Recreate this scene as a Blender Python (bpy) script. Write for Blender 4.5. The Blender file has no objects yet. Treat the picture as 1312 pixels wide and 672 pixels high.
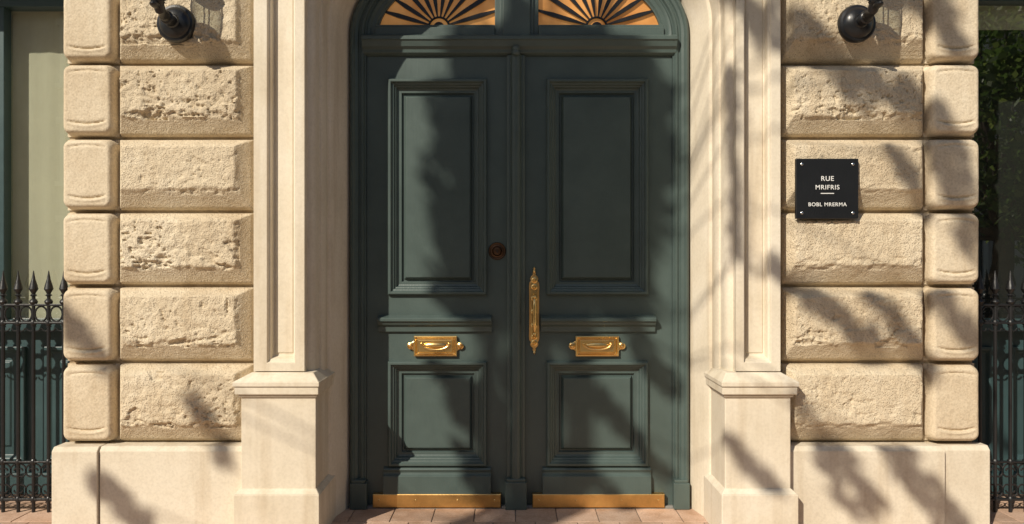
import bpy, math, random, bmesh
from mathutils import Vector, noise
random.seed(7)
R=random.random
sc=bpy.context.scene
# ---------- survey constants (metres): camera 4.6 m in front of the door face ----------
F=994.0; CY=-4.6; CZ=1.45
def PX(px,y): return (px-656)*(y-CY)/F
def PZ(py,y): return CZ+(336-py)*(y-CY)/F

# ================= materials =================
def newmat(name):
    m=bpy.data.materials.new(name); m.use_nodes=True
    nt=m.node_tree; b=nt.nodes['Principled BSDF']; return m,nt,b
def N(nt,t,**k):
    n=nt.nodes.new(t)
    for a,v in k.items():
        if a in n.inputs.keys(): n.inputs[a].default_value=v
        else: setattr(n,a,v)
    return n
def ramp(nt,stops):
    r=nt.nodes.new('ShaderNodeValToRGB'); e=r.color_ramp.elements
    e[0].position=stops[0][0]; e[0].color=(*stops[0][1],1)
    e[1].position=stops[-1][0]; e[1].color=(*stops[-1][1],1)
    for p,c in stops[1:-1]:
        x=e.new(p); x.color=(*c,1)
    return r
def stone(name,c1,c2,c3,bump=0.3,fine=90,pits=0.0,rand=0.0,rough=0.9,spk=0.8,grime=0.45):
    m,nt,b=newmat(name); L=nt.links
    tc=N(nt,'ShaderNodeTexCoord')
    n1=N(nt,'ShaderNodeTexNoise',Scale=2.3,Detail=5.0,Roughness=0.65); L.new(tc.outputs['Object'],n1.inputs['Vector'])
    r=ramp(nt,[(0.3,c1),(0.52,c2),(0.72,c3)]); L.new(n1.outputs['Fac'],r.inputs['Fac'])
    n2=N(nt,'ShaderNodeTexNoise',Scale=fine,Detail=1.0,Roughness=0.7); L.new(tc.outputs['Object'],n2.inputs['Vector'])
    r2=ramp(nt,[(0.3,(0.78,0.77,0.75)),(0.6,(1,1,1))]); L.new(n2.outputs['Fac'],r2.inputs['Fac'])
    mx=N(nt,'ShaderNodeMixRGB',blend_type='MULTIPLY'); mx.inputs[0].default_value=spk
    L.new(r.outputs['Color'],mx.inputs[1]); L.new(r2.outputs['Color'],mx.inputs[2])
    mp=N(nt,'ShaderNodeMapping'); mp.inputs['Scale'].default_value=(9,9,0.9); L.new(tc.outputs['Object'],mp.inputs['Vector'])
    n3=N(nt,'ShaderNodeTexNoise',Scale=1.0,Detail=4.0,Roughness=0.6); L.new(mp.outputs['Vector'],n3.inputs['Vector'])
    r3=ramp(nt,[(0.33,(0.70,0.62,0.52)),(0.52,(1,1,1))]); L.new(n3.outputs['Fac'],r3.inputs['Fac'])
    m2=N(nt,'ShaderNodeMixRGB',blend_type='MULTIPLY'); m2.inputs[0].default_value=grime
    L.new(mx.outputs[0],m2.inputs[1]); L.new(r3.outputs['Color'],m2.inputs[2])
    out=m2.outputs[0]
    if rand>0:
        g=N(nt,'ShaderNodeNewGeometry'); mr=N(nt,'ShaderNodeMapRange'); mr.inputs['To Min'].default_value=1-rand; mr.inputs['To Max'].default_value=1.0
        L.new(g.outputs['Random Per Island'],mr.inputs['Value'])
        hs=N(nt,'ShaderNodeHueSaturation'); L.new(mr.outputs[0],hs.inputs['Value']); L.new(out,hs.inputs['Color']); out=hs.outputs[0]
    L.new(out,b.inputs['Base Color'])
    b.inputs['Roughness'].default_value=rough
    b.inputs['Specular IOR Level'].default_value=0.25
    bp=N(nt,'ShaderNodeBump',Strength=bump,Distance=0.012)
    n4=N(nt,'ShaderNodeTexNoise',Scale=22.0,Detail=3.0,Roughness=0.7); L.new(tc.outputs['Object'],n4.inputs['Vector'])
    ad=N(nt,'ShaderNodeMath',operation='ADD'); 
    sc2=N(nt,'ShaderNodeMath',operation='MULTIPLY'); sc2.inputs[1].default_value=0.5
    L.new(n2.outputs['Fac'],sc2.inputs[0]); L.new(sc2.outputs[0],ad.inputs[0]); L.new(n4.outputs['Fac'],ad.inputs[1])
    h=ad.outputs[0]
    if pits>0:
        v=N(nt,'ShaderNodeTexVoronoi',Scale=95.0); L.new(tc.outputs['Object'],v.inputs['Vector'])
        pr=ramp(nt,[(0.05,(0,0,0)),(0.3,(1,1,1))]); L.new(v.outputs['Distance'],pr.inputs['Fac'])
        pm=N(nt,'ShaderNodeMath',operation='MULTIPLY'); pm.inputs[1].default_value=pits; L.new(pr.outputs['Color'],pm.inputs[0])
        a2=N(nt,'ShaderNodeMath',operation='ADD'); L.new(h,a2.inputs[0]); L.new(pm.outputs[0],a2.inputs[1]); h=a2.outputs[0]
    L.new(h,bp.inputs['Height']); L.new(bp.outputs[0],b.inputs['Normal'])
    return m
M_rough=stone('limestone_rough',(0.57,0.465,0.325),(0.67,0.565,0.41),(0.73,0.635,0.485),bump=0.85,fine=150,pits=0.5,grime=.35)
M_block=stone('limestone_block',(0.58,0.475,0.335),(0.66,0.56,0.415),(0.71,0.62,0.48),bump=0.3,grime=.35)
M_wall=stone('limestone_joint',(0.38,0.29,0.19),(0.45,0.36,0.24),(0.50,0.41,0.29),bump=0.4)
M_smooth=stone('painted_stucco',(0.64,0.565,0.44),(0.71,0.635,0.51),(0.755,0.685,0.57),bump=0.10,fine=60,rough=0.75,spk=.3,grime=.42)
M_plinth=stone('plinth_stone',(0.61,0.535,0.42),(0.68,0.61,0.49),(0.72,0.655,0.54),bump=0.14,fine=70,rough=0.8,spk=.4,grime=.5)
M_tile=stone('paving_tile',(0.50,0.32,0.22),(0.62,0.43,0.32),(0.68,0.50,0.39),bump=0.25,rand=0.3)
M_mortar=stone('mortar',(0.2,0.16,0.12),(0.25,0.2,0.16),(0.28,0.24,0.2),bump=0.3)

def paint(name,c,rough=0.38,var=0.15,bump=0.06,metal=0,coat=0.0):
    m,nt,b=newmat(name); L=nt.links
    tc=N(nt,'ShaderNodeTexCoord')
    n1=N(nt,'ShaderNodeTexNoise',Scale=3.0,Detail=5.0,Roughness=0.7); L.new(tc.outputs['Object'],n1.inputs['Vector'])
    lo=tuple(x*(1-var) for x in c); hi=tuple(min(1,x*(1+var)) for x in c)
    r=ramp(nt,[(0.3,lo),(0.7,hi)]); L.new(n1.outputs['Fac'],r.inputs['Fac']); L.new(r.outputs['Color'],b.inputs['Base Color'])
    mr=N(nt,'ShaderNodeMapRange'); mr.inputs['To Min'].default_value=rough*0.8; mr.inputs['To Max'].default_value=rough*1.3
    L.new(n1.outputs['Fac'],mr.inputs['Value']); L.new(mr.outputs[0],b.inputs['Roughness'])
    b.inputs['Metallic'].default_value=metal
    b.inputs['Coat Weight'].default_value=coat
    mp=N(nt,'ShaderNodeMapping'); mp.inputs['Scale'].default_value=(120,120,6); L.new(tc.outputs['Object'],mp.inputs['Vector'])
    n3=N(nt,'ShaderNodeTexNoise',Scale=1.0,Detail=2.0); L.new(mp.outputs['Vector'],n3.inputs['Vector'])
    bp=N(nt,'ShaderNodeBump',Strength=bump,Distance=0.01); L.new(n3.outputs['Fac'],bp.inputs['Height']); L.new(bp.outputs[0],b.inputs['Normal'])
    return m
M_green=paint('door_green_paint',(0.068,0.096,0.089),0.36,var=.14,bump=.06)
M_teal=paint('shopfront_teal_paint',(0.035,0.07,0.075),0.4)
M_iron=paint('black_iron',(0.012,0.012,0.013),0.38,bump=0.2)
M_black=paint('black_enamel',(0.012,0.013,0.015),0.3)
M_brass=paint('polished_brass',(0.86,0.58,0.23),0.27,metal=1,var=0.2,bump=0.04)
M_brass2=paint('dull_brass',(0.74,0.46,0.17),0.40,metal=1,var=0.3,bump=0.05)
M_bronze=paint('dark_bronze',(0.10,0.055,0.03),0.35,metal=0.8,var=0.3)
M_white=paint('lettering_white',(0.75,0.75,0.73),0.5)
M_steel=paint('screw_steel',(0.6,0.6,0.6),0.25,metal=1)
M_blind=paint('linen_blind',(0.66,0.63,0.49),0.9,var=0.06)
M_dark=paint('dark_interior',(0.02,0.022,0.02),0.8)
M_bark=stone('bark',(0.07,0.05,0.035),(0.12,0.09,0.065),(0.17,0.14,0.1),bump=0.9,fine=40)
M_asph=stone('asphalt',(0.04,0.04,0.04),(0.05,0.05,0.05),(0.065,0.063,0.06),bump=0.3)
M_kerb=stone('kerb_granite',(0.22,0.21,0.2),(0.28,0.27,0.25),(0.33,0.32,0.3),bump=0.3)
M_opp=stone('opposite_render',(0.45,0.38,0.3),(0.52,0.45,0.36),(0.58,0.51,0.42),bump=0.2)
# amber fanlight glass, its glow put into the material, no lamp behind
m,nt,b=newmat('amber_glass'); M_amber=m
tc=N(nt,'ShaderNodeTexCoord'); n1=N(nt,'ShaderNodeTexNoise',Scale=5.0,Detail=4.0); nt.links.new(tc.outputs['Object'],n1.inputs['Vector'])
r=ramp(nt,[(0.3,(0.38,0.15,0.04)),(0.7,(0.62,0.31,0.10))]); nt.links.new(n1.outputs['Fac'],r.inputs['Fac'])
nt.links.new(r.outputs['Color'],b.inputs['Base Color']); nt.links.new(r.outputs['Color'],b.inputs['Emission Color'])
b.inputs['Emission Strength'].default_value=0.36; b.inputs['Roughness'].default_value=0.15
# window glass
m,nt,b=newmat('window_glass'); M_glass=m; nt.nodes.remove(b)
gl=N(nt,'ShaderNodeBsdfGlossy',Roughness=0.01); gl.inputs['Color'].default_value=(0.95,0.97,0.95,1)
tr=N(nt,'ShaderNodeBsdfTransparent'); tr.inputs['Color'].default_value=(0.9,0.93,0.9,1)
fr=N(nt,'ShaderNodeLayerWeight',Blend=0.3); mr=N(nt,'ShaderNodeMapRange'); mr.inputs['To Min'].default_value=0.18; mr.inputs['To Max'].default_value=.95
nt.links.new(fr.outputs['Facing'],mr.inputs['Value']); ms=N(nt,'ShaderNodeMixShader')
nt.links.new(mr.outputs[0],ms.inputs[0]); nt.links.new(tr.outputs[0],ms.inputs[1]); nt.links.new(gl.outputs[0],ms.inputs[2])
nt.links.new(ms.outputs[0],nt.nodes['Material Output'].inputs['Surface'])
# leaves (slightly translucent)
m,nt,b=newmat('leaf'); M_leaf=m
g=N(nt,'ShaderNodeNewGeometry'); r=ramp(nt,[(0,(0.04,0.075,0.015)),(0.6,(0.08,0.13,0.03)),(1,(0.14,0.18,0.045))])
nt.links.new(g.outputs['Random Per Island'],r.inputs['Fac']); nt.links.new(r.outputs['Color'],b.inputs['Base Color']); b.inputs['Roughness'].default_value=0.5
tl=N(nt,'ShaderNodeBsdfTranslucent'); hs=N(nt,'ShaderNodeHueSaturation',Value=1.8); nt.links.new(r.outputs['Color'],hs.inputs['Color']); nt.links.new(hs.outputs[0],tl.inputs['Color'])
ms=N(nt,'ShaderNodeMixShader'); ms.inputs[0].default_value=.45; nt.links.new(b.outputs[0],ms.inputs[1]); nt.links.new(tl.outputs[0],ms.inputs[2]); nt.links.new(ms.outputs[0],nt.nodes['Material Output'].inputs['Surface'])
# pavement slabs
m,nt,b=newmat('pavement_slabs'); M_pave=m
tc=N(nt,'ShaderNodeTexCoord'); br=N(nt,'ShaderNodeTexBrick',Scale=1.0); 
br.inputs['Color1'].default_value=(0.48,0.40,0.32,1); br.inputs['Color2'].default_value=(0.40,0.33,0.27,1); br.inputs['Mortar'].default_value=(0.15,0.12,0.1,1)
br.inputs['Mortar Size'].default_value=0.008; br.inputs['Brick Width'].default_value=0.6; br.inputs['Row Height'].default_value=0.45
nt.links.new(tc.outputs['Object'],br.inputs['Vector'])
n1=N(nt,'ShaderNodeTexNoise',Scale=14.0,Detail=4.0); nt.links.new(tc.outputs['Object'],n1.inputs['Vector'])
mx=N(nt,'ShaderNodeMixRGB',blend_type='MULTIPLY'); mx.inputs[0].default_value=0.4; nt.links.new(br.outputs['Color'],mx.inputs[1]); nt.links.new(n1.outputs['Fac'],mx.inputs[2])
nt.links.new(mx.outputs[0],b.inputs['Base Color']); b.inputs['Roughness'].default_value=0.85

# ================= mesh helpers =================
class MB:
    def __init__(s): s.v=[]; s.f=[]
    def box(s,x0,x1,y0,y1,z0,z1):
        if x0>x1: x0,x1=x1,x0
        n=len(s.v)
        s.v+=[(x,y,z) for z in (z0,z1) for y in (y0,y1) for x in (x0,x1)]
        s.f+=[tuple(n+i for i in q) for q in ((0,2,3,1),(4,5,7,6),(0,1,5,4),(2,6,7,3),(0,4,6,2),(1,3,7,5))]
    def rings(s,rs,cap=True):
        n=len(s.v)
        for (x0,x1,z0,z1,y) in rs: s.v+=[(x0,y,z0),(x1,y,z0),(x1,y,z1),(x0,y,z1)]
        for i in range(len(rs)-1):
            for k in range(4):
                a=n+4*i+k; b=n+4*i+(k+1)%4; s.f.append((a,b,b+4,a+4))
        if cap: q=n+4*(len(rs)-1); s.f.append((q,q+1,q+2,q+3))
    def grid(s,rows,closed=False):
        n=len(s.v); w=len(rows[0])
        for r in rows: s.v+=r
        for i in range(len(rows)-1):
            for j in range(w if closed else w-1):
                a=n+i*w+j; b=n+i*w+(j+1)%w; s.f.append((a,b,b+w,a+w))
    def _ext(s,A,Bv):
        n=len(s.v); k=len(A); s.v+=A+Bv
        for i in range(k): j=(i+1)%k; s.f.append((n+i,n+j,n+k+j,n+k+i))
        s.f.append(tuple(n+i for i in range(k))[::-1]); s.f.append(tuple(n+k+i for i in range(k)))
    def ext_z(s,prof,z0,z1): s._ext([(x,y,z0) for x,y in prof],[(x,y,z1) for x,y in prof])
    def ext_x(s,prof,x0,x1): s._ext([(x0,y,z) for y,z in prof],[(x1,y,z) for y,z in prof])
    def ext_y(s,prof,y0,y1): s._ext([(x,y0,z) for x,z in prof],[(x,y1,z) for x,z in prof])
    def lathe(s,c,prof,axis='z',seg=20):  # prof (r,h)
        rows=[]
        for r,h in prof:
            row=[]
            for i in range(seg):
                a=2*math.pi*i/seg; u=r*math.cos(a); w=r*math.sin(a)
                if axis=='z': row.append((c[0]+u,c[1]+w,c[2]+h))
                elif axis=='y': row.append((c[0]+u,c[1]-h,c[2]+w))
                else: row.append((c[0]+h,c[1]+u,c[2]+w))
            rows.append(row)
        s.grid(rows,True)
    def tube(s,pts,rad,seg=8):
        pts=[Vector(p) for p in pts]; rows=[]
        for i,p in enumerate(pts):
            d=(pts[min(i+1,len(pts)-1)]-pts[max(i-1,0)]).normalized()
            up=Vector((0,1,0)) if abs(d.y)<0.9 else Vector((1,0,0))
            a=d.cross(up).normalized(); b=d.cross(a).normalized()
            r=rad[i] if isinstance(rad,(list,tuple)) else rad
            rows.append([tuple(p+a*r*math.cos(2*math.pi*k/seg)+b*r*math.sin(2*math.pi*k/seg)) for k in range(seg)])
        s.grid(rows,True)
        n=len(s.v); w=seg; L=len(rows)
        s.f.append(tuple(n-L*w+k for k in range(w))); s.f.append(tuple(n-w+k for k in range(w)))
    def ell(s,c,r,seg=14,rg=9):
        rows=[]
        for i in range(rg+1):
            t=math.pi*i/rg; t=min(max(t,0.02),math.pi-0.02)
            rows.append([(c[0]+r[0]*math.sin(t)*math.cos(2*math.pi*k/seg),c[1]+r[1]*math.sin(t)*math.sin(2*math.pi*k/seg),c[2]+r[2]*math.cos(t)) for k in range(seg)])
        s.grid(rows,True)
    def obj(s,name,mat,parent=None,bev=0,smooth=False,seg=2,ang=40):
        me=bpy.data.meshes.new(name); me.from_pydata(s.v,[],s.f); me.update()
        ob=bpy.data.objects.new(name,me); sc.collection.objects.link(ob); me.materials.append(mat)
        bm=bmesh.new(); bm.from_mesh(me); bmesh.ops.recalc_face_normals(bm,faces=bm.faces); bm.to_mesh(me); bm.free()
        if smooth:
            for p in me.polygons: p.use_smooth=True
            me.set_sharp_from_angle(angle=math.radians(ang))
        if bev:
            md=ob.modifiers.new('b','BEVEL'); md.width=bev; md.segments=seg; md.limit_method='ANGLE'; md.angle_limit=math.radians(30)
        if parent: ob.parent=parent
        return ob
def empty(name):
    e=bpy.data.objects.new(name,None); sc.collection.objects.link(e); return e

# ================= building =================
B=empty('stone_townhouse')
cx=0.044; a=0.998; zs=PZ(45,0); be=0.60
TOP=3.75
def path(o,z0=0.0,n=40):
    A=a+o; Bv=be+o; pts=[(cx-A,z0),(cx-A,zs)]
    for i in range(1,n): 
        t=math.pi-math.pi*i/n; pts.append((cx+A*math.cos(t),zs+Bv*math.sin(t)))
    pts+=[(cx+A,zs),(cx+A,z0)]; return pts
def sweep(mb,prof,z0=0.0):
    mb.grid([[(x,y,z) for x,z in path(o,z0)] for o,y in prof])
m=MB()
sweep(m,[(0,0.03),(0.062,-0.235),(0.068,-0.245),(0.08,-0.25),(0.08,-0.33),(0.092,-0.35),(0.10,-0.352),(0.104,-0.38),(0.104,-0.43),(0.12,-0.45),(0.14,-0.455),(0.14,-0.5),(0.1405,-0.5),(0.1405,-0.46)])
m.obj('arched_reveal',M_smooth,B,smooth=True)
m=MB(); p=path(0.14)[1:-1]
m.grid([[(x,-0.47,z) for x,z in p],[(x,-0.47,TOP) for x,z in p]])
m.obj('spandrel_wall',M_smooth,B)

XL0,XL1=PX(83,-.4),PX(324,-.4)
XR0,XR1=PX(1002,-.4),PX(1252,-.4)
il=cx-a-0.143; ir=cx+a+0.143
shL=PX(325,-.5); shR=PX(1000,-.5)
YB=-.372   # bed of the rusticated facing
m=MB()
m.box(XL0+.006,il,YB+.008,.7,0,TOP); m.box(ir,XR1-.006,YB+.008,.7,0,TOP)
m.box(-5.2,-4.25,-.385,.7,0,TOP); m.box(4.3,5.25,-.385,.7,0,TOP)
m.box(-5.2,5.25,-.38,.7,TOP+.001,7.6)
m.box(-4.25,XL0+.002,-.2,.7,3.3,TOP); m.box(XR1-.002,4.3,-.2,.7,3.3,TOP)
m.obj('pier_walls',M_wall,B)
m=MB(); m.box(cx-a-.14,cx+a+.14,.12,.7,0,TOP); m.obj('hall_back_wall',M_dark,B)
m=MB(); m.ext_x([(-.38,3.76),(-.56,3.76),(-.58,3.80),(-.60,3.80),(-.66,3.88),(-.70,3.89),(-.70,3.94),(-.38,3.97)],-5.25,5.3)
m.ext_x([(-.38,7.3),(-.5,7.3),(-.62,7.42),(-.75,7.45),(-.75,7.55),(-.38,7.62)],-5.3,5.35)
m.obj('cornice',M_smooth,B,bev=.004)
mf=MB(); mg=MB()
for wx in (-3.4,0.04,3.45):
    for (x0,x1,z0,z1) in ((wx-.75,wx-.6,4.5,6.7),(wx+.6,wx+.75,4.5,6.7),(wx-.85,wx+.85,6.7,6.88),(wx-.85,wx+.85,4.38,4.5)): mf.box(x0,x1,-.46,-.37,z0,z1)
    mg.box(wx-.6,wx+.6,-.39,-.384,4.5,6.7)
mf.obj('upper_window_surround',M_smooth,B,bev=.006); mg.obj('upper_window_glass',M_black,B)
mf=MB()
for wx in (-3.4,0.04,3.45):
    mf.box(wx-.02,wx+.02,-.41,-.385,4.5,6.7); mf.box(wx-.6,wx-.02,-.41,-.385,5.6,5.65); mf.box(wx+.02,wx+.6,-.41,-.385,5.6,5.65)
mf.obj('upper_window_sash',M_white,B,bev=.003)

# ---- rusticated blocks ----
edges=[568.5,465.5,367,271,176,80.5,-14.5,-110,-205]
zz=[PZ(e,-.42) for e in edges]
def nz(x,y,z=0): return noise.noise(Vector((x,y,z)))
def fbm(x,z,s,o=4):
    v=0;am=1;fq=1
    for _ in range(o): v+=am*nz(x*s*fq,z*s*fq,s); am*=.55; fq*=2.1
    return v
def sst(t): t=min(max(t,0),1); return t*t*(3-2*t)
def block(m,x0,x1,z0,z1,bev,depth,rough,seed,st,quoin=False):
    nx=int((x1-x0)/st); ny=int((z1-z0)/st); bl,brr,bb,bt=bev
    rows=[]; W=x1-x0; H=z1-z0
    for j in range(-1,ny+2):
        row=[]
        for i in range(-1,nx+2):
            ii=min(max(i,0),nx); jj=min(max(j,0),ny)
            x=x0+W*ii/nx; z=z0+H*jj/ny
            sx=x+seed*3.7; sz=z+seed*1.9
            if i<0 or j<0 or i>nx or j>ny: row.append((x,YB+.02,z)); continue
            dl=(x-x0)/bl; dr=(x1-x)/brr; db=(z-z0)/bb; dt=(z1-z)/bt
            if not quoin:
                # rounded arris, splayed margin, then a proud hand-tooled face
                f=min(dl,dr,db,dt)+nz(sx*7,sz*7)*.03
                fc=min(max(f,0),1)
                h=.020*math.sqrt(min(fc*7,1))+(depth-.020)*fc
                e=fbm(sx,sz,8.0,4)
                g=sst((f-1.0)*3.6*(bb/.085)+ .12 + min(e,.22)*1.4*rough)
                g*=1 if f>1 else sst((f-.88)*8)
                h+=g*.015
                if f>.88:
                    msk=sst(fbm(sx,sz,3.5,2)*1.6+.35+.25*rough)
                    h+=fbm(sx+9,sz,22.0,4)*.0030*(.5+rough)*g
                    q=fbm(sx,sz+5,38.0,3)
                    if q>.34: h-=min((q-.34)*.06,.011)*(.3+.7*rough)*msk
                    low=max(0,1-abs(z-z0-bb*1.25)/(H*.28)); q2=fbm(sx*.7,sz*1.5,9.0,5)
                    if q2>.12: h-=min((q2-.12)*.07,.016)*low*rough
                    q3=fbm(sx*.9+3,sz*1.2,5.0,5)
                    if q3>.55: h-=min((q3-.55)*.12,.014)*min(rough,1)
                else:
                    h+=fbm(sx,sz,30.0,3)*.0008
            else:
                rr=.05
                ex=max(rr-(x-x0),rr-(x1-x),0); ez=max(rr-(z-z0),rr-(z1-z),0)
                d=rr-math.hypot(ex,ez); f=min(d/.030,1)
                h=depth*math.sqrt(max(0,1-(1-max(f,0))**2))
                u=(x-(x0+W*.5))/(W*.33); zc=z0+H*.16
                if abs(u)<1.15:
                    v=(z-(zc+.012*u*u))/.006
                    h-=.013*math.exp(-v*v)*max(0,1-abs(u/1.15)**6)
                    v=(z-(zc-.014+.014*u*u))/.009
                    h+=.006*math.exp(-v*v)*max(0,1-abs(u/1.15)**4)
                    v=(z-(z1-H*.10-.010*u*u))/.005
                    h-=.007*math.exp(-v*v)*max(0,1-abs(u/1.15)**6)
                h+=fbm(sx,sz,20.0,3)*.001
            h+=nz(sx*3,sz*3)*.003
            row.append((x,YB-h,z))
        rows.append(row)
    m.grid(rows)
mr=MB(); mn=MB()
jl=PX(149,-.42); jr=PX(1187.5,-.42)
for i in range(8):
    z0,z1=zz[i]+.008,zz[i+1]-.008
    st=.0055 if i<6 else .012
    rl=[1.0,1.0,1.3,.4,1.2,1.0,.5,.5][i]; rr=[.4,.8,.45,.3,.9,.6,.5,.5][i]
    block(mr,jl+.006,XL1+.002,z0,z1,(.035,.065,.092,.038),.085,rl,i+1,st)
    block(mr,XR0-.002,jr-.006,z0,z1,(.04,.038,.092,.038),.085,rr,i+21,st)
    block(mn,XL0,jl-.006,z0,z1,(1,1,1,1),.075,0,i+41,.006 if i<6 else .012,True)
    block(mn,jr+.006,XR1,z0,z1,(1,1,1,1),.075,0,i+61,.006 if i<6 else .012,True)
mr.obj('rusticated_blocks',M_rough,B,smooth=True,ang=70)
mn.obj('quoin_blocks',M_block,B,smooth=True,ang=70)

# ---- plinths ----
zp=zz[0]-.004
def plinth(m,x0,x1,yf,z1):
    m.rings([(x0,x1,-.01,z1,-.37),(x0,x1,-.01,z1,yf+.022),(x0,x1,-.01,z1-.022,yf)],cap=True)
m=MB()
pl=PX(308,-.48)+.02
plinth(m,PX(127,-.48)+.002,pl,-.482,zp)
plinth(m,PX(67,-.49),PX(127,-.48)-.002,-.498,zp)
plinth(m,PX(1015,-.48)-.02,PX(1211,-.48),-.482,zp)
plinth(m,PX(1211,-.48)+.003,PX(1268,-.45),-.455,zp-.002)
m.obj('plinth',M_plinth,B,bev=.004)
m=MB(); m.box(PX(67,-.49)+.003,XL0+.05,-.47,.25,-.01,zp-.024); m.box(XR1-.05,PX(1268,-.45)-.003,-.43,.25,-.01,zp-.026); m.obj('plinth_return',M_plinth,B)

# ---- pilaster shafts ----
zb=PZ(476,-.5)
def shaft(m,x0,x1,r0,r1):
    zt=TOP-.003; zr=PZ(458,-.5)
    m.rings([(x0,x1,zb,zt,-.35),(x0,x1,zb,zt,-.502),(r0-.016,r1+.016,zr-.03,zt-.16,-.502),(r0-.012,r1+.012,zr-.024,zt-.164,-.486),(r0-.004,r1+.004,zr-.012,zt-.17,-.482),
             (r0,r1,zr,zt-.18,-.442),(r0+.008,r1-.008,zr+.014,zt-.19,-.438),(r0+.012,r1-.012,zr+.018,zt-.2,-.444)])
m=MB()
shaft(m,shL,il+.001,PX(346,-.5),PX(374,-.5))
shaft(m,ir-.001,shR,PX(957,-.5),PX(984,-.5))
m.obj('pilaster_shaft',M_smooth,B,bev=.0025)
# ---- pedestals ----
m=MB()
for s in (-1,1):
    if s<0: xo=PX(309,-.53); xi=cx-a-.075
    else: xo=PX(1013,-.53); xi=cx+a+.075
    def bx(eo,ei,y0,z0,z1,yb=-.2):
        m.box(xo+s*eo,xi-s*ei,y0,yb,z0,z1)
    bx(0,0,-.53,.24,.742)
    lo,hi=sorted((xo+s*.03,xi-s*.025))
    bx(.03,.025,-.562,-.01,.238,-.17)
    lo2,hi2=min(xo,xi)-.002,max(xo,xi)+.002
    m.v+=[(lo+.002,-.56,.2385),(hi-.002,-.56,.2385),(hi-.002,-.19,.2385),(lo+.002,-.19,.2385),(lo2,-.533,.262),(hi2,-.533,.262),(hi2,-.19,.262),(lo2,-.19,.262)]
    n=len(m.v)-8
    fr4=((0,1,5,4),(1,2,6,5),(2,3,7,6),(3,0,4,7),(4,5,6,7))
    m.f+=[tuple(n+i for i in q) for q in fr4]
    bx(.012,.008,-.542,.742,.758,-.21)
    bx(.026,.02,-.558,.758,.80,-.20)
    bx(.034,.026,-.566,.80,.826,-.195)
    x0,x1=sorted((xo+s*.03,xi-s*.022)); x2,x3=sorted(((shL if s<0 else shR),(il if s<0 else ir)+(-s)*.05)); n=len(m.v)
    m.v+=[(x0,-.562,.8262),(x1,-.562,.8262),(x1,-.2,.8262),(x0,-.2,.8262),(x2-.006,-.512,.868),(x3+.0,-.512,.868),(x3,-.25,.868),(x2-.006,-.25,.868)]
    m.f+=[tuple(n+i for i in q) for q in fr4]
m.obj('pedestal',M_smooth,B,bev=.004)

# ---- shopfronts either side ----
ys=.3
def shop(x0,x1,stile,name,blind,hp):
    m=MB(); zh=PZ(hp,ys)
    m.box(x0,x1,ys-.05,ys+.05,zh,3.32)
    m.box(x0,x1,ys-.09,ys+.05,1.02,1.09)
    for sx in stile: m.box(sx-.035,sx+.035,ys-.045,ys+.03,1.09,zh)
    m.box(x0,x1,ys-.02,ys+.04,0,1.02)
    w=(x1-x0)/3
    for i in range(3):
        q0=x0+i*w+.06; q1=x0+(i+1)*w-.06
        m.rings([(q0,q1,.2,.92,ys-.02),(q0,q1,.2,.92,ys-.045),(q0+.02,q1-.02,.22,.90,ys-.045),(q0+.04,q1-.04,.24,.88,ys-.025),(q0+.09,q1-.09,.29,.83,ys-.025),(q0+.1,q1-.1,.30,.82,ys-.035)])
    m.box(x0,x1,ys-.06,ys-.0205,0,.13)
    m.obj(name+'_frame',M_teal,B,bev=.004)
    m=MB(); m.grid([[(x0,ys,1.09),(x1,ys,1.09)],[(x0,ys,3.2),(x1,ys,3.2)]]); m.obj(name+'_glass',M_glass,B)
    if blind:
        m=MB(); rows=[]
        for z in (1.09,3.2): rows.append([(x0+(x1-x0)*i/120,ys+.07+.0015*math.sin(i*.9)+.002*math.sin(i*.37),z) for i in range(121)])
        m.grid(rows); m.obj(name+'_blind',M_blind,B,smooth=True)
    else:
        m=MB(); m.box(x0,x1,ys+.35,ys+.4,.5,3.2); m.obj(name+'_interior',M_dark,B)
        m=MB(); m.box(x0,x1,ys+.04,ys+.05,PZ(36,ys),3.2); m.obj(name+'_roller_blind',M_blind,B)
shop(-4.25,XL0+.06,[-4.2,PX(4,ys),XL0+.03],'shop_window',True,12)
shop(XR1-.06,4.3,[4.25,3.4,XR1-.03],'shop_window_east',False,5)

# ================= double door =================
D=empty('double_door')
m=MB(); sweep(m,[(-.001,.05),(-.001,-.035),(-.012,-.045),(-.022,-.045),(-.03,-.034),(-.045,-.03),(-.052,-.018),(-.06,-.018),(-.066,-.028),(-.078,-.028),(-.085,-.012),(-.092,-.012),(-.092,.06)])
m.obj('door_frame',M_green,D,smooth=True,ang=35)
m=MB()
for (q0,q1) in ((452,471),(861,880)):
    m.box(PX(q0,0)-.004*(q0<600),PX(q1,0)+.004,-.062,.02,0,PZ(616,0)); m.box(PX(q0,0)+.004,PX(q1,0)-.006,-.057,.02,PZ(616,0),PZ(612,0))
m.obj('frame_foot',M_green,D,bev=.004)
lx0,lx1=PX(470,0),PX(652,0); rx0,rx1=PX(671,0),PX(861,0)
zt=PZ(72,0)
m=MB(); m.ext_x([(.05,zt+.0),(-.012,zt),(-.03,zt+.012),(-.034,zt+.03),(-.05,zt+.045),(-.062,zt+.075),(-.07,zt+.08),(-.07,zt+.10),(-.03,zt+.118),(.05,zt+.118)],lx0-.02,rx1+.02)
m.obj('transom',M_green,D,bev=.002)
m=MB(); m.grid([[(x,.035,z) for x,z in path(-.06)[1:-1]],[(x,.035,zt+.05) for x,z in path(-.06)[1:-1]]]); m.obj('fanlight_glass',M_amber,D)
m=MB(); sweep(m,[(-.09,-.008),(-.098,-.014),(-.108,-.012),(-.118,-.002),(-.14,-.002),(-.15,.008),(-.158,.008),(-.158,.03)],z0=zt+.05); m.obj('fanlight_ring',M_green,D,smooth=True,ang=35)
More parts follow.
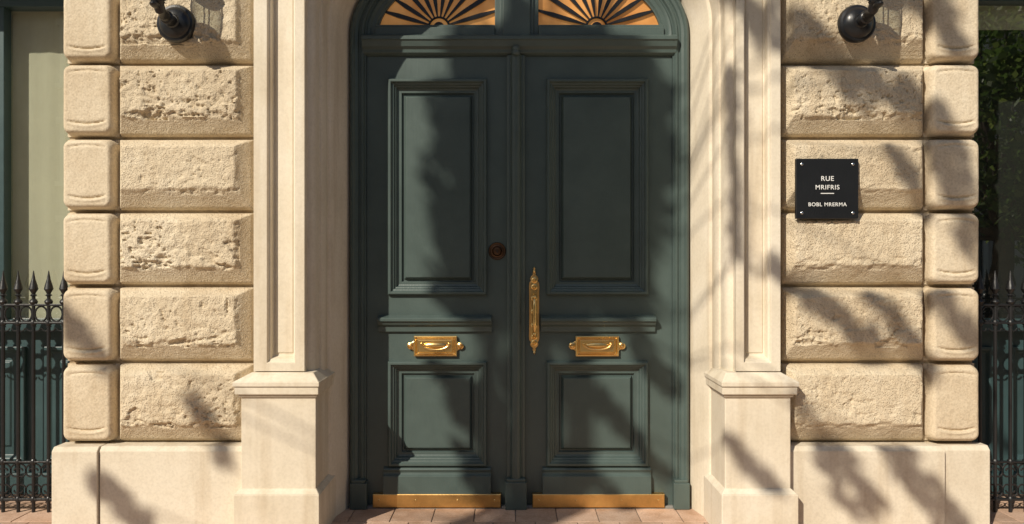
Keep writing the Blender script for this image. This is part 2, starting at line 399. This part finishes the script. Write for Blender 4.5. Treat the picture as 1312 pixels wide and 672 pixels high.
mx0,mx1=PX(634,0),PX(690,0)
m=MB(); ztop=zs+be-.1
m.box(mx0,mx1,-.004,.034,zt+.118,ztop); m.box(mx0+.05,mx1-.05,-.04,-.004,zt+.10,ztop+.02); m.box(mx0+.03,mx1-.03,-.02,-.004,zt+.11,ztop+.01)
zb0=zt+.115; zb1=PZ(32,0)
m.box(lx0+.05,mx0,-.003,.034,zb0,zb1); m.box(mx1,rx1-.05,-.003,.034,zb0,zb1)
m.box(lx0+.05,mx0,-.018,-.003,zb0,zb1-.018); m.box(mx1,rx1-.05,-.018,-.003,zb0,zb1-.018)
m.obj('fanlight_bars',M_green,D,bev=.004)
m=MB()
for hx in (PX(562,0),PX(765,0)):
    hz=zb1-.01
    for i in range(1,11):
        t=math.pi*i/11; dx,dz=math.cos(t),math.sin(t)
        L=.05
        while True:
            x=hx+dx*L; z=hz+dz*L
            if ((x-cx)/(a-.15))**2+(max(0,z-zs)/(be-.15))**2>1 or mx0<x<mx1 or L>.7: break
            L+=.004
        nx_,nz_=-dz,dx; r0=.06
        pr=[]
        for k,(tt,ww) in enumerate(((0,.003),(.35,.011),(.7,.013),(1,.006))): pr.append((hx+dx*(r0+(L-r0)*tt)+nx_*ww,hz+dz*(r0+(L-r0)*tt)+nz_*ww))
        for k,(tt,ww) in enumerate(((1,.006),(.7,.013),(.35,.011),(0,.003))): pr.append((hx+dx*(r0+(L-r0)*tt)-nx_*ww,hz+dz*(r0+(L-r0)*tt)-nz_*ww))
        m.ext_y(pr,.018,.033)
    m.ext_y([(hx+.032*math.cos(math.pi*i/12),hz+.032*math.sin(math.pi*i/12)) for i in range(13)],.014,.033)
    m.tube([(hx+.062*math.cos(math.pi*i/16),.025,hz+.062*math.sin(math.pi*i/16)) for i in range(17)],.007,6)
m.obj('fanlight_spokes',M_black,D)
def leaf(name,x0,x1,pu,plw,px0,px1):
    m=MB()
    P0,P1=PX(px0,0),PX(px1,0)
    zu0,zu1=PZ(pu[1],0),PZ(pu[0],0); zl0,zl1=PZ(plw[1],0),PZ(plw[0],0)
    i=.012
    m.box(x0,P0+i,0,.05,.012,zt); m.box(P1-i,x1,0,.05,.012,zt)
    m.box(P0+i,P1-i,0,.05,zu1-i,zt); m.box(P0+i,P1-i,0,.05,zl1-i,zu0+i); m.box(P0+i,P1-i,0,.05,.012,zl0+i)
    m.obj(name,M_green,D)
    m=MB()
    for z0,z1 in ((zu0,zu1),(zl0,zl1)):
        pr=[(0,.003),(0,-.018),(.006,-.028),(.018,-.028),(.024,-.013),(.034,-.010),(.038,.001),(.046,.004),(.051,.020),(.062,.024),(.076,.024),(.080,.040),(.090,.040),(.096,.022),(.104,.012)]
        m.rings([(P0+d,P1-d,z0+d,z1-d,y) for d,y in pr])
    m.obj(name+'_panels',M_green,D,bev=.0014,seg=2)
leaf('door_leaf',lx0,lx1,(102,378),(463,597),497.5,624)
leaf('door_leaf_active',rx0,rx1,(102,378),(463,597),700,830)
m=MB()
for (q0,q1) in ((484,630),(693,840)):
    zt2=PZ(407,-.04); zb2=PZ(425,0)
    m.ext_x([(.002,zt2+.012),(-.05,zt2),(-.058,zt2-.006),(-.058,zt2-.022),(-.046,zt2-.028),(-.04,zt2-.042),(-.022,zt2-.056),(-.018,zb2),(.002,zb2)],PX(q0,-.03),PX(q1,-.03))
for (q0,q1) in ((491,629),(695,834)):
    z1=PZ(598,0); z0=PZ(632,0)
    m.ext_x([(.002,z1),(-.016,z1-.004),(-.024,z1-.014),(-.016,z1-.03),(-.018,z1-.04),(-.032,z1-.05),(-.036,z0),(.002,z0)],PX(q0,-.02),PX(q1,-.02))
m.obj('door_ledges',M_green,D,bev=.002)
m=MB()
for (q0,q1) in ((479,642),(682,850)):
    m.rings([(PX(q0,0),PX(q1,0),PZ(648,0),PZ(633,-.03),.002),(PX(q0,0),PX(q1,0),PZ(648,0),PZ(633,-.03),-.038),(PX(q0,0)+.004,PX(q1,0)-.004,PZ(648,0)+.004,PZ(633,-.03)-.004,-.041)])
m.obj('kick_plate',M_brass2,D)
m=MB()
for (q0,q1) in ((479,642),(682,850)):
    for q in (q0+8,q1-8,q0+55,q1-55): m.lathe((PX(q,0),-.040,PZ(640.5,-.03)),[(.006,0),(.006,.002),(.001,.004)],'y',10)
m.obj('kick_plate_screws',M_brass,D)
ax=PX(661,0); w=PX(672.5,-.03)-ax
m=MB(); m.ext_z([(ax-w,.004),(ax-w,-.018),(ax-w*.8,-.024),(ax-w*.62,-.024),(ax-w*.55,-.036),(ax-w*.4,-.05),(ax-w*.15,-.058),(ax+w*.15,-.058),(ax+w*.4,-.05),(ax+w*.55,-.036),(ax+w*.62,-.024),(ax+w*.8,-.024),(ax+w,-.018),(ax+w,.004)],.12,zt-.002)
m.obj('astragal',M_green,D,bev=.0015)
m=MB(); m.box(ax-w-.01,ax+w+.01,-.068,.004,0.0,PZ(618,-.06)); m.box(ax-w-.002,ax+w+.002,-.062,.004,PZ(618,-.06),PZ(614,-.06))
m.lathe((ax,-.06,zt-.005),[(.001,-.012),(.022,-.006),(.026,.008),(.02,.02),(.024,.03),(.02,.045),(.001,.05)],'z',16)
m.obj('astragal_foot',M_green,D,bev=.004)
m=MB(); m.box(cx-a-.05,cx+a+.05,-.03,.12,-.01,.0105); m.obj('threshold',M_kerb,D,bev=.003)

# ---- mail slots ----
def mailslot(xc,zc):
    E=empty('brass_mail_slot'); y0=-.002
    m=MB(); W=.127; H=.060
    pts=[(-W,-H*.96),(W,-H*.96),(W,-.03),(W+.012,-.022),(W+.03,-.018),(W+.038,0),(W+.03,.018),(W+.012,.022),(W,.03),
         (W,H*.96),(-W,H*.96),(-W,.03),(-W-.012,.022),(-W-.03,.018),(-W-.038,0),(-W-.03,-.018),(-W-.012,-.022),(-W,-.03)]
    m.ext_y([(xc+x,zc+z) for x,z in pts],y0-.008,y0)
    m.obj('plate',M_brass,E,bev=.003)
    m=MB()
    m.rings([(xc-W,xc+W,zc-H,zc+H,y0-.008),(xc-W,xc+W,zc-H,zc+H,y0-.02),(xc-W+.008,xc+W-.008,zc-H+.008,zc+H-.008,y0-.022),(xc-W+.016,xc+W-.016,zc-H+.016,zc+H-.016,y0-.009),
             (xc-W+.022,xc+W-.022,zc-H+.02,zc+H-.02,y0-.009),(xc-W+.026,xc+W-.026,zc-H+.024,zc+H-.024,y0-.018)])
    m.obj('flap',M_brass,E,bev=.002)
    m=MB(); m.ell((xc,y0-.016,zc+.004),(.075,.016,.021)); m.tube([(xc+.08*math.cos(math.pi*(1+i/12)),y0-.032,zc+.014+.034*math.sin(math.pi*(1+i/12))) for i in range(13)],.0048,8)
    for s in (-1,1):
        m.lathe((xc+s*(W+.02),y0-.008,zc),[(.019,0),(.02,.006),(.013,.009),(.011,.006),(.009,.012),(.001,.014)],'y',18)
        m.ell((xc+s*.08,y0-.022,zc+.014),(.008,.008,.008))
    m.obj('pull_and_bosses',M_brass,E,smooth=True)
mailslot(PX(558,-.01),PZ(443.5,-.01)); mailslot(PX(765,-.01),PZ(443.5,-.01))
# ---- brass door handle ----
E=empty('brass_door_handle'); hx=PX(684.5,-.02); ht=PZ(347,-.02); hb=PZ(452,-.02); H=ht-hb
prof=[(0,.003),(.03,.010),(.05,.007),(.075,.020),(.10,.025),(.125,.020),(.15,.029),(.20,.031),(.26,.030),(.5,.029),(.74,.030),(.80,.031),(.85,.029),(.875,.020),(.90,.025),(.925,.020),(.95,.007),(.97,.010),(1,.003)]
m=MB(); m.ext_y([(hx+w_,hb+H*t) for t,w_ in prof]+[(hx-w_,hb+H*t) for t,w_ in prof[::-1]],-.010,-.001); m.obj('backplate',M_brass2,E,bev=.002)
m=MB()
prof2=[(t,w_*.66) for t,w_ in prof[3:-3]]
m.ext_y([(hx+w_,hb+H*t) for t,w_ in prof2]+[(hx-w_,hb+H*t) for t,w_ in prof2[::-1]],-.016,-.010); m.obj('raised_plate',M_brass,E,bev=.002)
m=MB()
m.tube([(hx,-.012,hb+H*.20),(hx,-.04,hb+H*.23),(hx,-.058,hb+H*.30),(hx,-.062,hb+H*.38),(hx,-.058,hb+H*.46),(hx,-.062,hb+H*.54),(hx,-.058,hb+H*.62),(hx,-.04,hb+H*.68),(hx,-.012,hb+H*.71)],[.007,.009,.010,.012,.010,.012,.010,.009,.007],12)
for t in (.12,.19,.33,.5,.66,.8,.88): m.lathe((hx,-.015,hb+H*t),[(.017,0),(.018,.006),(.012,.009),(.009,.006),(.006,.012),(.001,.013)],'y',18)
m.ell((hx,-.05,hb+H*.23),(.012,.012,.012)); m.ell((hx,-.05,hb+H*.68),(.012,.012,.012))
m.lathe((hx,-.008,ht-.004),[(.004,-.01),(.009,0),(.006,.01),(.008,.016),(.001,.026)],'z',12)
m.lathe((hx,-.008,hb+.004),[(.001,-.016),(.008,-.006),(.004,.006)],'z',12)
m.obj('grip_and_rosettes',M_brass,E,smooth=True)
# ---- lock ----
E=empty('round_door_lock'); kx,kz=PX(637,-.01),PZ(322,-.01)
m=MB(); m.lathe((kx,0,kz),[(.052,-.001),(.052,.006),(.048,.010),(.040,.008),(.038,.014),(.030,.016),(.026,.011),(.022,.018),(.012,.020),(.0005,.020)],'y',32); m.obj('escutcheon',M_bronze,E,smooth=True)
m=MB(); m.box(kx-.003,kx+.003,-.0215,-.019,kz-.010,kz+.006); m.obj('keyhole',M_black,E)

# ================= plaque =================
E=empty('name_plaque'); yb=-.478; yf=-.500
x0,x1=PX(1020,yf),PX(1100,yf); z0,z1=PZ(280.5,yf),PZ(203.5,yf)
m=MB(); m.box(x0,x1,yf,yb,z0,z1); m.obj('board',M_black,E,bev=.003)
m=MB()
for x in (x0+.03,x1-.03):
    for z in (z0+.03,z1-.03): m.lathe((x,yf,z),[(.0075,0),(.0075,.003),(.005,.005),(.0005,.0055)],'y',14); m.lathe((x,yf+.09,z),[(.006,0),(.006,.085)],'y',8)
m.obj('screws',M_steel,E,smooth=True)
xm=(x0+x1)/2
def text(s,x,z,size):
    c=bpy.data.curves.new('txt','FONT'); c.body=s; c.size=size; c.align_x='CENTER'; c.extrude=.0008; c.offset=.0002; c.space_character=1.12
    o=bpy.data.objects.new('tmp',c); sc.collection.objects.link(o)
    dg=bpy.context.evaluated_depsgraph_get(); me=bpy.data.meshes.new_from_object(o.evaluated_get(dg)); bpy.data.objects.remove(o)
    t=bpy.data.objects.new('lettering',me); sc.collection.objects.link(t); me.materials.clear(); me.materials.append(M_white)
    t.location=(x,yf-.0012,z); t.rotation_euler=(math.radians(90),0,0); t.parent=E
text('RUE',xm,PZ(232,yf),.036); text('MRIFRIS',xm,PZ(243,yf),.034); text('BOBL MRERMA',xm,PZ(264.5,yf),.028)
m=MB(); m.box(xm-.035,xm+.035,yf-.0015,yf,PZ(248.6,yf),PZ(247.6,yf)); m.obj('rule_line',M_white,E)

# ================= wall lamps =================
def lamp(px,py):
    E=empty('wall_lamp'); x,z=PX(px,-.475),PZ(py,-.475); y=-.472
    m=MB(); m.lathe((x,y,z),[(.094,-.03),(.100,.0),(.100,.014),(.094,.024),(.082,.028),(.076,.038),(.056,.052),(.038,.058),(.032,.068),(.0005,.07)],'y',40)
    m.tube([(x,y-.05,z),(x,y-.10,z-.004),(x,y-.15,z+.0),(x,y-.19,z+.012),(x,y-.215,z+.035),(x,y-.22,z+.06)],[.030,.027,.026,.026,.028,.028],14)
    m.ell((x,y-.12,z-.001),(.035,.014,.035)); m.ell((x,y-.25,z+.02),(.022,.04,.016)); 
    m.lathe((x,y-.22,z+.05),[(.001,-.034),(.024,-.024),(.034,-.004),(.030,.004),(.042,.012),(.048,.02),(.046,.028),(.034,.034),(.038,.05),(.055,.09),(.060,.10),(.058,.104),(.030,.11)],'z',28)
    m.obj('bracket',M_black,E,smooth=True)
    m=MB(); m.lathe((x,y-.22,z+.15),[(.05,.0),(.062,.03),(.066,.10),(.060,.17),(.03,.19)],'z',28); m.obj('glass_shade',M_glass,E,smooth=True)
    m=MB(); m.lathe((x,y-.22,z+.335),[(.075,.0),(.078,.008),(.05,.04),(.02,.06),(.012,.075),(.018,.09),(.001,.105)],'z',28)
    for k in range(4):
        an=math.pi/4+k*math.pi/2; dx,dy=.068*math.cos(an),.068*math.sin(an)
        m.tube([(x+dx*.85,y-.22+dy*.85,z+.15),(x+dx,y-.22+dy,z+.24),(x+dx,y-.22+dy,z+.34)],.004,6)
    m.obj('cap_and_cage',M_black,E,smooth=True)
lamp(226,31); lamp(1097,31)

# ================= railings =================
def railing(x0,x1,start):
    E=empty('iron_railing'); y=-.1
    zt_=PZ(391,y); zm=PZ(414,y); zb_=PZ(640,y); zc=PZ(592,y); ztp=PZ(347,y)
    m=MB()
    for z,h in ((zt_,.012),(zm,.012),(zb_,.014),(zc,.010)): m.box(x0,x1,y-.012,y+.012,z-h/2,z+h/2)
    m.obj('rails',M_iron,E,bev=.002)
    m=MB(); mt=MB(); x=start; sp=.088
    xs=[]
    while x<x1: 
        if x>x0: xs.append(x)
        x+=sp
    x=start-sp
    while x>x0: xs.append(x); x-=sp
    xs.sort()
    for i,x in enumerate(xs):
        m.tube([(x,y,0),(x,y,zt_+.03)],.010,8)
        m.lathe((x,y,zt_),[(.009,.0),(.018,.006),(.023,.018),(.018,.030),(.010,.036),(.010,.05),(.020,.056),(.010,.064),(.015,.076),(.025,.092),(.020,.115),(.010,.15),(.002,ztp-zt_)],'z',12)
        for z in (zc+.0,zb_,zm-.0): m.lathe((x,y,z),[(.009,-.018),(.016,-.010),(.016,.010),(.009,.018)],'z',10)
        if i<len(xs)-1:
            c=(x+sp/2); r=(zt_-zm)/2-.008
            zc1=(zt_+zm)/2
            mt.tube([(c+r*.8*math.cos(2*math.pi*k/16),y,zc1+r*math.sin(2*math.pi*k/16)) for k in range(17)],.0058,6)
            for s in (-1,1):
                for zz0,dz in ((zb_+.01,1),(zc-.01,-1)):
                    pts=[]
                    for k in range(20):
                        t=k/19; an=-math.pi/2+t*math.pi*2.4; rr=.034*(1-t*.72)
                        pts.append((c+s*(.028-rr*math.cos(an)),y,zz0+dz*(.046+rr*math.sin(an)*1.25)))
                    mt.tube(pts,.0052,6)
                pts=[]
                for k in range(14):
                    t=k/13; an=t*math.pi*1.5; rr=.024*(1-t*.6); pts.append((c+s*(.03-rr*math.cos(an)),y,zm-.03-rr*math.sin(an)*.9))
                mt.tube(pts,.0045,6)
    m.obj('bars_and_finials',M_iron,E,smooth=True); mt.obj('scrollwork',M_iron,E,smooth=True)
railing(-4.24,XL0+.0,PX(43,-.1)); railing(XR1,4.29,PX(1275,-.1))

# ================= ground =================
m=MB(); m.box(-150,150,-150,150,-.4,-.13); m.obj('ground',M_asph)
m=MB(); m.box(-30,30,-9.3,1.0,-.129,-.012); m.obj('pavement',M_pave)
m=MB(); m.box(-30,30,-9.55,-9.302,-.129,-.010); m.box(-30,30,-15.8,-15.55,-.129,-.010); m.obj('kerb',M_kerb,bev=.01)
m=MB(); m.box(-30,30,-19,-15.802,-.129,-.012); m.obj('pavement',M_pave)
m=MB()
for i in range(10): m.box(-28+i*6,-25.5+i*6,-12.6,-12.5,-.1295,-.126)
m.obj('road_marking',M_white)
P=empty('tiled_paving'); m=MB(); S=.235
for j in range(10):
    for i in range(-22,23):
        y1=-.032-j*S; x=i*S+(.11 if j%2 else 0)+.02
        m.box(x+.003,x+S-.003,y1-S+.003,y1-.003,-.0105,.001*R()-.001)
for j in range(3):
    for i in list(range(-18,-10))+list(range(10,19)):
        y1=-.028+(j+.98)*S*.5; x=i*S
        m.box(x+.003,x+S-.003,y1-S*.5+.003,y1-.003,-.0105,-.001)
m.obj('tiles',M_tile,P,bev=.0025)
m=MB(); m.box(-5.2,5.4,-2.4,.29,-.0118,-.006); m.obj('mortar_bed',M_mortar,P)

# ================= opposite terrace (reflected in the glass) =================
T=empty('terraced_building'); m=MB(); m.box(-24,26,-26,-19,0,9.5); m.obj('walls',M_opp,T)
m=MB(); g_=MB(); 
for f in range(3):
    for i in range(16):
        wx=-22.5+i*3.05; z0=.9+f*3.05; 
        g_.box(wx-.55,wx+.55,-19,-18.97,z0,z0+1.8)
        m.box(wx-.7,wx-.55,-19,-18.9,z0,z0+1.8); m.box(wx+.55,wx+.7,-19,-18.9,z0,z0+1.8); m.box(wx-.8,wx+.8,-19,-18.85,z0+1.8,z0+2.0); m.box(wx-.8,wx+.8,-19,-18.8,z0-.15,z0)
m.box(-24.2,26.2,-19,-18.5,9.2,9.6); m.obj('trim',M_smooth,T); g_.obj('windows',M_black,T)

# ================= trees =================
az=math.radians(36); el=math.radians(36)
Ld=Vector((-math.sin(az)*math.cos(el),-math.cos(az)*math.cos(el),math.sin(el)))
def leafcloud(m,c,r,n,ls=.07):
    c=Vector(c)
    for _ in range(n):
        while True:
            p=Vector((R()*2-1,R()*2-1,R()*2-1))
            if p.length<1: break
        p=Vector((p.x*r[0],p.y*r[1],p.z*r[2]))+c
        u=Vector((R()-.5,R()-.5,R()-.5)).normalized(); v=u.cross(Vector((R()-.5,R()-.5,R()-.5))).normalized()
        s=ls*(.7+.7*R()); k=len(m.v)
        m.v+=[tuple(p-u*s),tuple(p+v*s*.55),tuple(p+u*s),tuple(p-v*s*.55)]; m.f.append((k,k+1,k+2,k+3))
def branch(m,p0,p1,r0,r1,sag=.3,n=7):
    p0=Vector(p0); p1=Vector(p1); pts=[]
    off=Vector((R()-.5,R()-.5,R()*.6))*sag
    for i in range(n+1):
        t=i/n; pts.append(p0.lerp(p1,t)+off*math.sin(math.pi*t)+Vector((R()-.5,R()-.5,R()-.5))*.04)
    m.tube(pts,[r0+(r1-r0)*i/n for i in range(n+1)],8); return pts
def at(px,py,y,t): return Vector((PX(px,y),y,PZ(py,y)))+Ld*t
clumps=[]; sprays=[]
def shade(px,py,r,y=-.45,dens=1.0):
    clumps.append((at(px,py,y,8.2+1.8*R()),r,dens))
def spray(x0,y0,x1,y1,r,y=-.45,dens=1.6):
    t=7.0+1.2*R(); sprays.append((at(x0,y0,y,t),at(x1,y1,y,t+.3),r,dens))
# dense boughs behind the camera, placed up-sun to shade the doorway
for q in [(600,150,.2),(590,230,.2),(600,300,.2),(640,190,.32),(720,180,.33),(790,200,.28),(640,90,.25),(730,90,.3),(800,110,.25),(670,290,.30),(760,300,.28),(810,270,.2),(600,370,.2),(650,400,.22),(710,400,.24),(790,370,.2),(620,530,.18),(690,500,.18),(670,600,.14),(830,170,.15)]: shade(q[0],q[1],q[2],0,1.9)
for q in [(740,480,850,610,.045),(810,430,860,500,.06),(700,560,800,650,.06),(600,580,640,650,.08),(560,470,600,520,.05)]: spray(*q,y=0)
# lighter sprays, placed to shade chosen spots: mostly east pier, few west
for q in [(1010,40,1110,110,.10),(1100,100,1190,150,.09),(1195,140,1245,300,.09),(1190,10,1230,60,.06),(1000,350,1110,440,.055),(1115,375,1195,475,.045),(1150,200,1180,262,.045),(1200,380,1250,440,.07),
          (1050,560,1110,650,.09),(1150,590,1225,670,.08),(930,-25,990,50,.08),(1060,-30,1200,10,.09),(935,90,948,330,.022),(935,575,1000,640,.035),
          (85,410,125,460,.06),(255,520,300,600,.045),(140,630,200,680,.07)]: spray(*q)
for _ in range(40):
    x=-3.2+5.6*R(); z=4.9+3.6*R(); clumps.append((Vector((x,-.4,z))+Ld*(8+3.6*R()),.42+.26*R(),.5))
T1=empty('street_tree'); mb=MB(); ml=MB()
base=at(690,336,0,12.6); base.z=-.01; fork=Vector((base.x+.1,base.y+.15,3.5))
branch(mb,base,fork,.24,.17,.15,9)
mb.lathe(tuple(base),[(.36,0),(.28,.12),(.235,.35)],'z',14)
limbs=[]
for tgt in (at(700,250,0,9.2),at(740,60,0,9.6),at(660,-150,0,10.2),at(800,-300,0,10.6),at(560,-350,0,11.2),at(700,-480,0,11.6)):
    limbs+=branch(mb,fork,tgt,.09,.03,.2,10)[4:]
for p,r,dn in clumps:
    q=min(limbs,key=lambda l:(l-p).length)
    branch(mb,q,p,.016,.004,.1,5)
    leafcloud(ml,p,(r,r,r*.85),int(dn*1700*r*r))
for A,C,r,dn in sprays:
    q=min(limbs,key=lambda l:(l-A).length)
    branch(mb,q,A,.009,.005,.15,5); branch(mb,A,C,.006,.003,.05,5)
    n=max(2,int((C-A).length/(r*.7)))
    for i in range(n+1):
        j=Vector((R()-.5,R()-.5,R()-.5))*r*.6
        leafcloud(ml,A.lerp(C,i/n)+j,(r*1.1,r,r*1.1),int(dn*1500*r*r)+3,.05)
mb.obj('trunk_and_limbs',M_bark,T1,smooth=True); ml.obj('foliage',M_leaf,T1)
def tree(x,y,h,cr,n):
    E=empty('street_tree'); mb=MB(); ml=MB(); b0=Vector((x,y,-.01)); fk=b0+Vector((.1,.1,h*.3)); branch(mb,b0,fk,.22,.16,.1,8)
    for i in range(50):
        while True:
            p=Vector((R()*2-1,R()*2-1,R()*2-1))
            if .3<p.length<1: break
        c=b0+Vector((p.x*cr,p.y*cr,h*.6+p.z*h*.38))
        branch(mb,fk+Vector((0,0,max(0,p.z)*.8)),c,.05,.01,.5,6)
        leafcloud(ml,c,(.7,.7,.55),n,.085)
    mb.obj('trunk_and_limbs',M_bark,E,smooth=True); ml.obj('foliage',M_leaf,E)
tree(8.4,-8.3,6.2,2.9,190); tree(-14.5,-8.4,7.5,2.5,110); tree(14.5,-8.2,7.5,2.5,110)

# ================= light, sky, camera =================
w=bpy.data.worlds.new('World'); sc.world=w; w.use_nodes=True
bg=w.node_tree.nodes['Background']; sk=w.node_tree.nodes.new('ShaderNodeTexSky'); sk.sky_type='NISHITA'; sk.sun_disc=False
sk.sun_elevation=el; sk.sun_rotation=math.atan2(Ld.x,Ld.y)%(2*math.pi)
w.node_tree.links.new(sk.outputs[0],bg.inputs['Color']); bg.inputs['Strength'].default_value=.09
sl=bpy.data.lights.new('sun','SUN'); sl.energy=5.0; sl.angle=math.radians(.5); sl.color=(1,.91,.76)
so=bpy.data.objects.new('sun',sl); sc.collection.objects.link(so); so.rotation_euler=(-Ld).to_track_quat('-Z','Y').to_euler(); so.location=(-8,-10,12)
c=bpy.data.cameras.new('camera'); co=bpy.data.objects.new('camera',c); sc.collection.objects.link(co)
co.location=(0,CY,CZ); co.rotation_euler=(math.radians(90),0,0); c.lens=F/1312*36; c.sensor_width=36; c.clip_end=600; c.clip_start=.05
sc.camera=co
sc.view_settings.view_transform='Standard'; sc.view_settings.look='None'; sc.view_settings.exposure=0
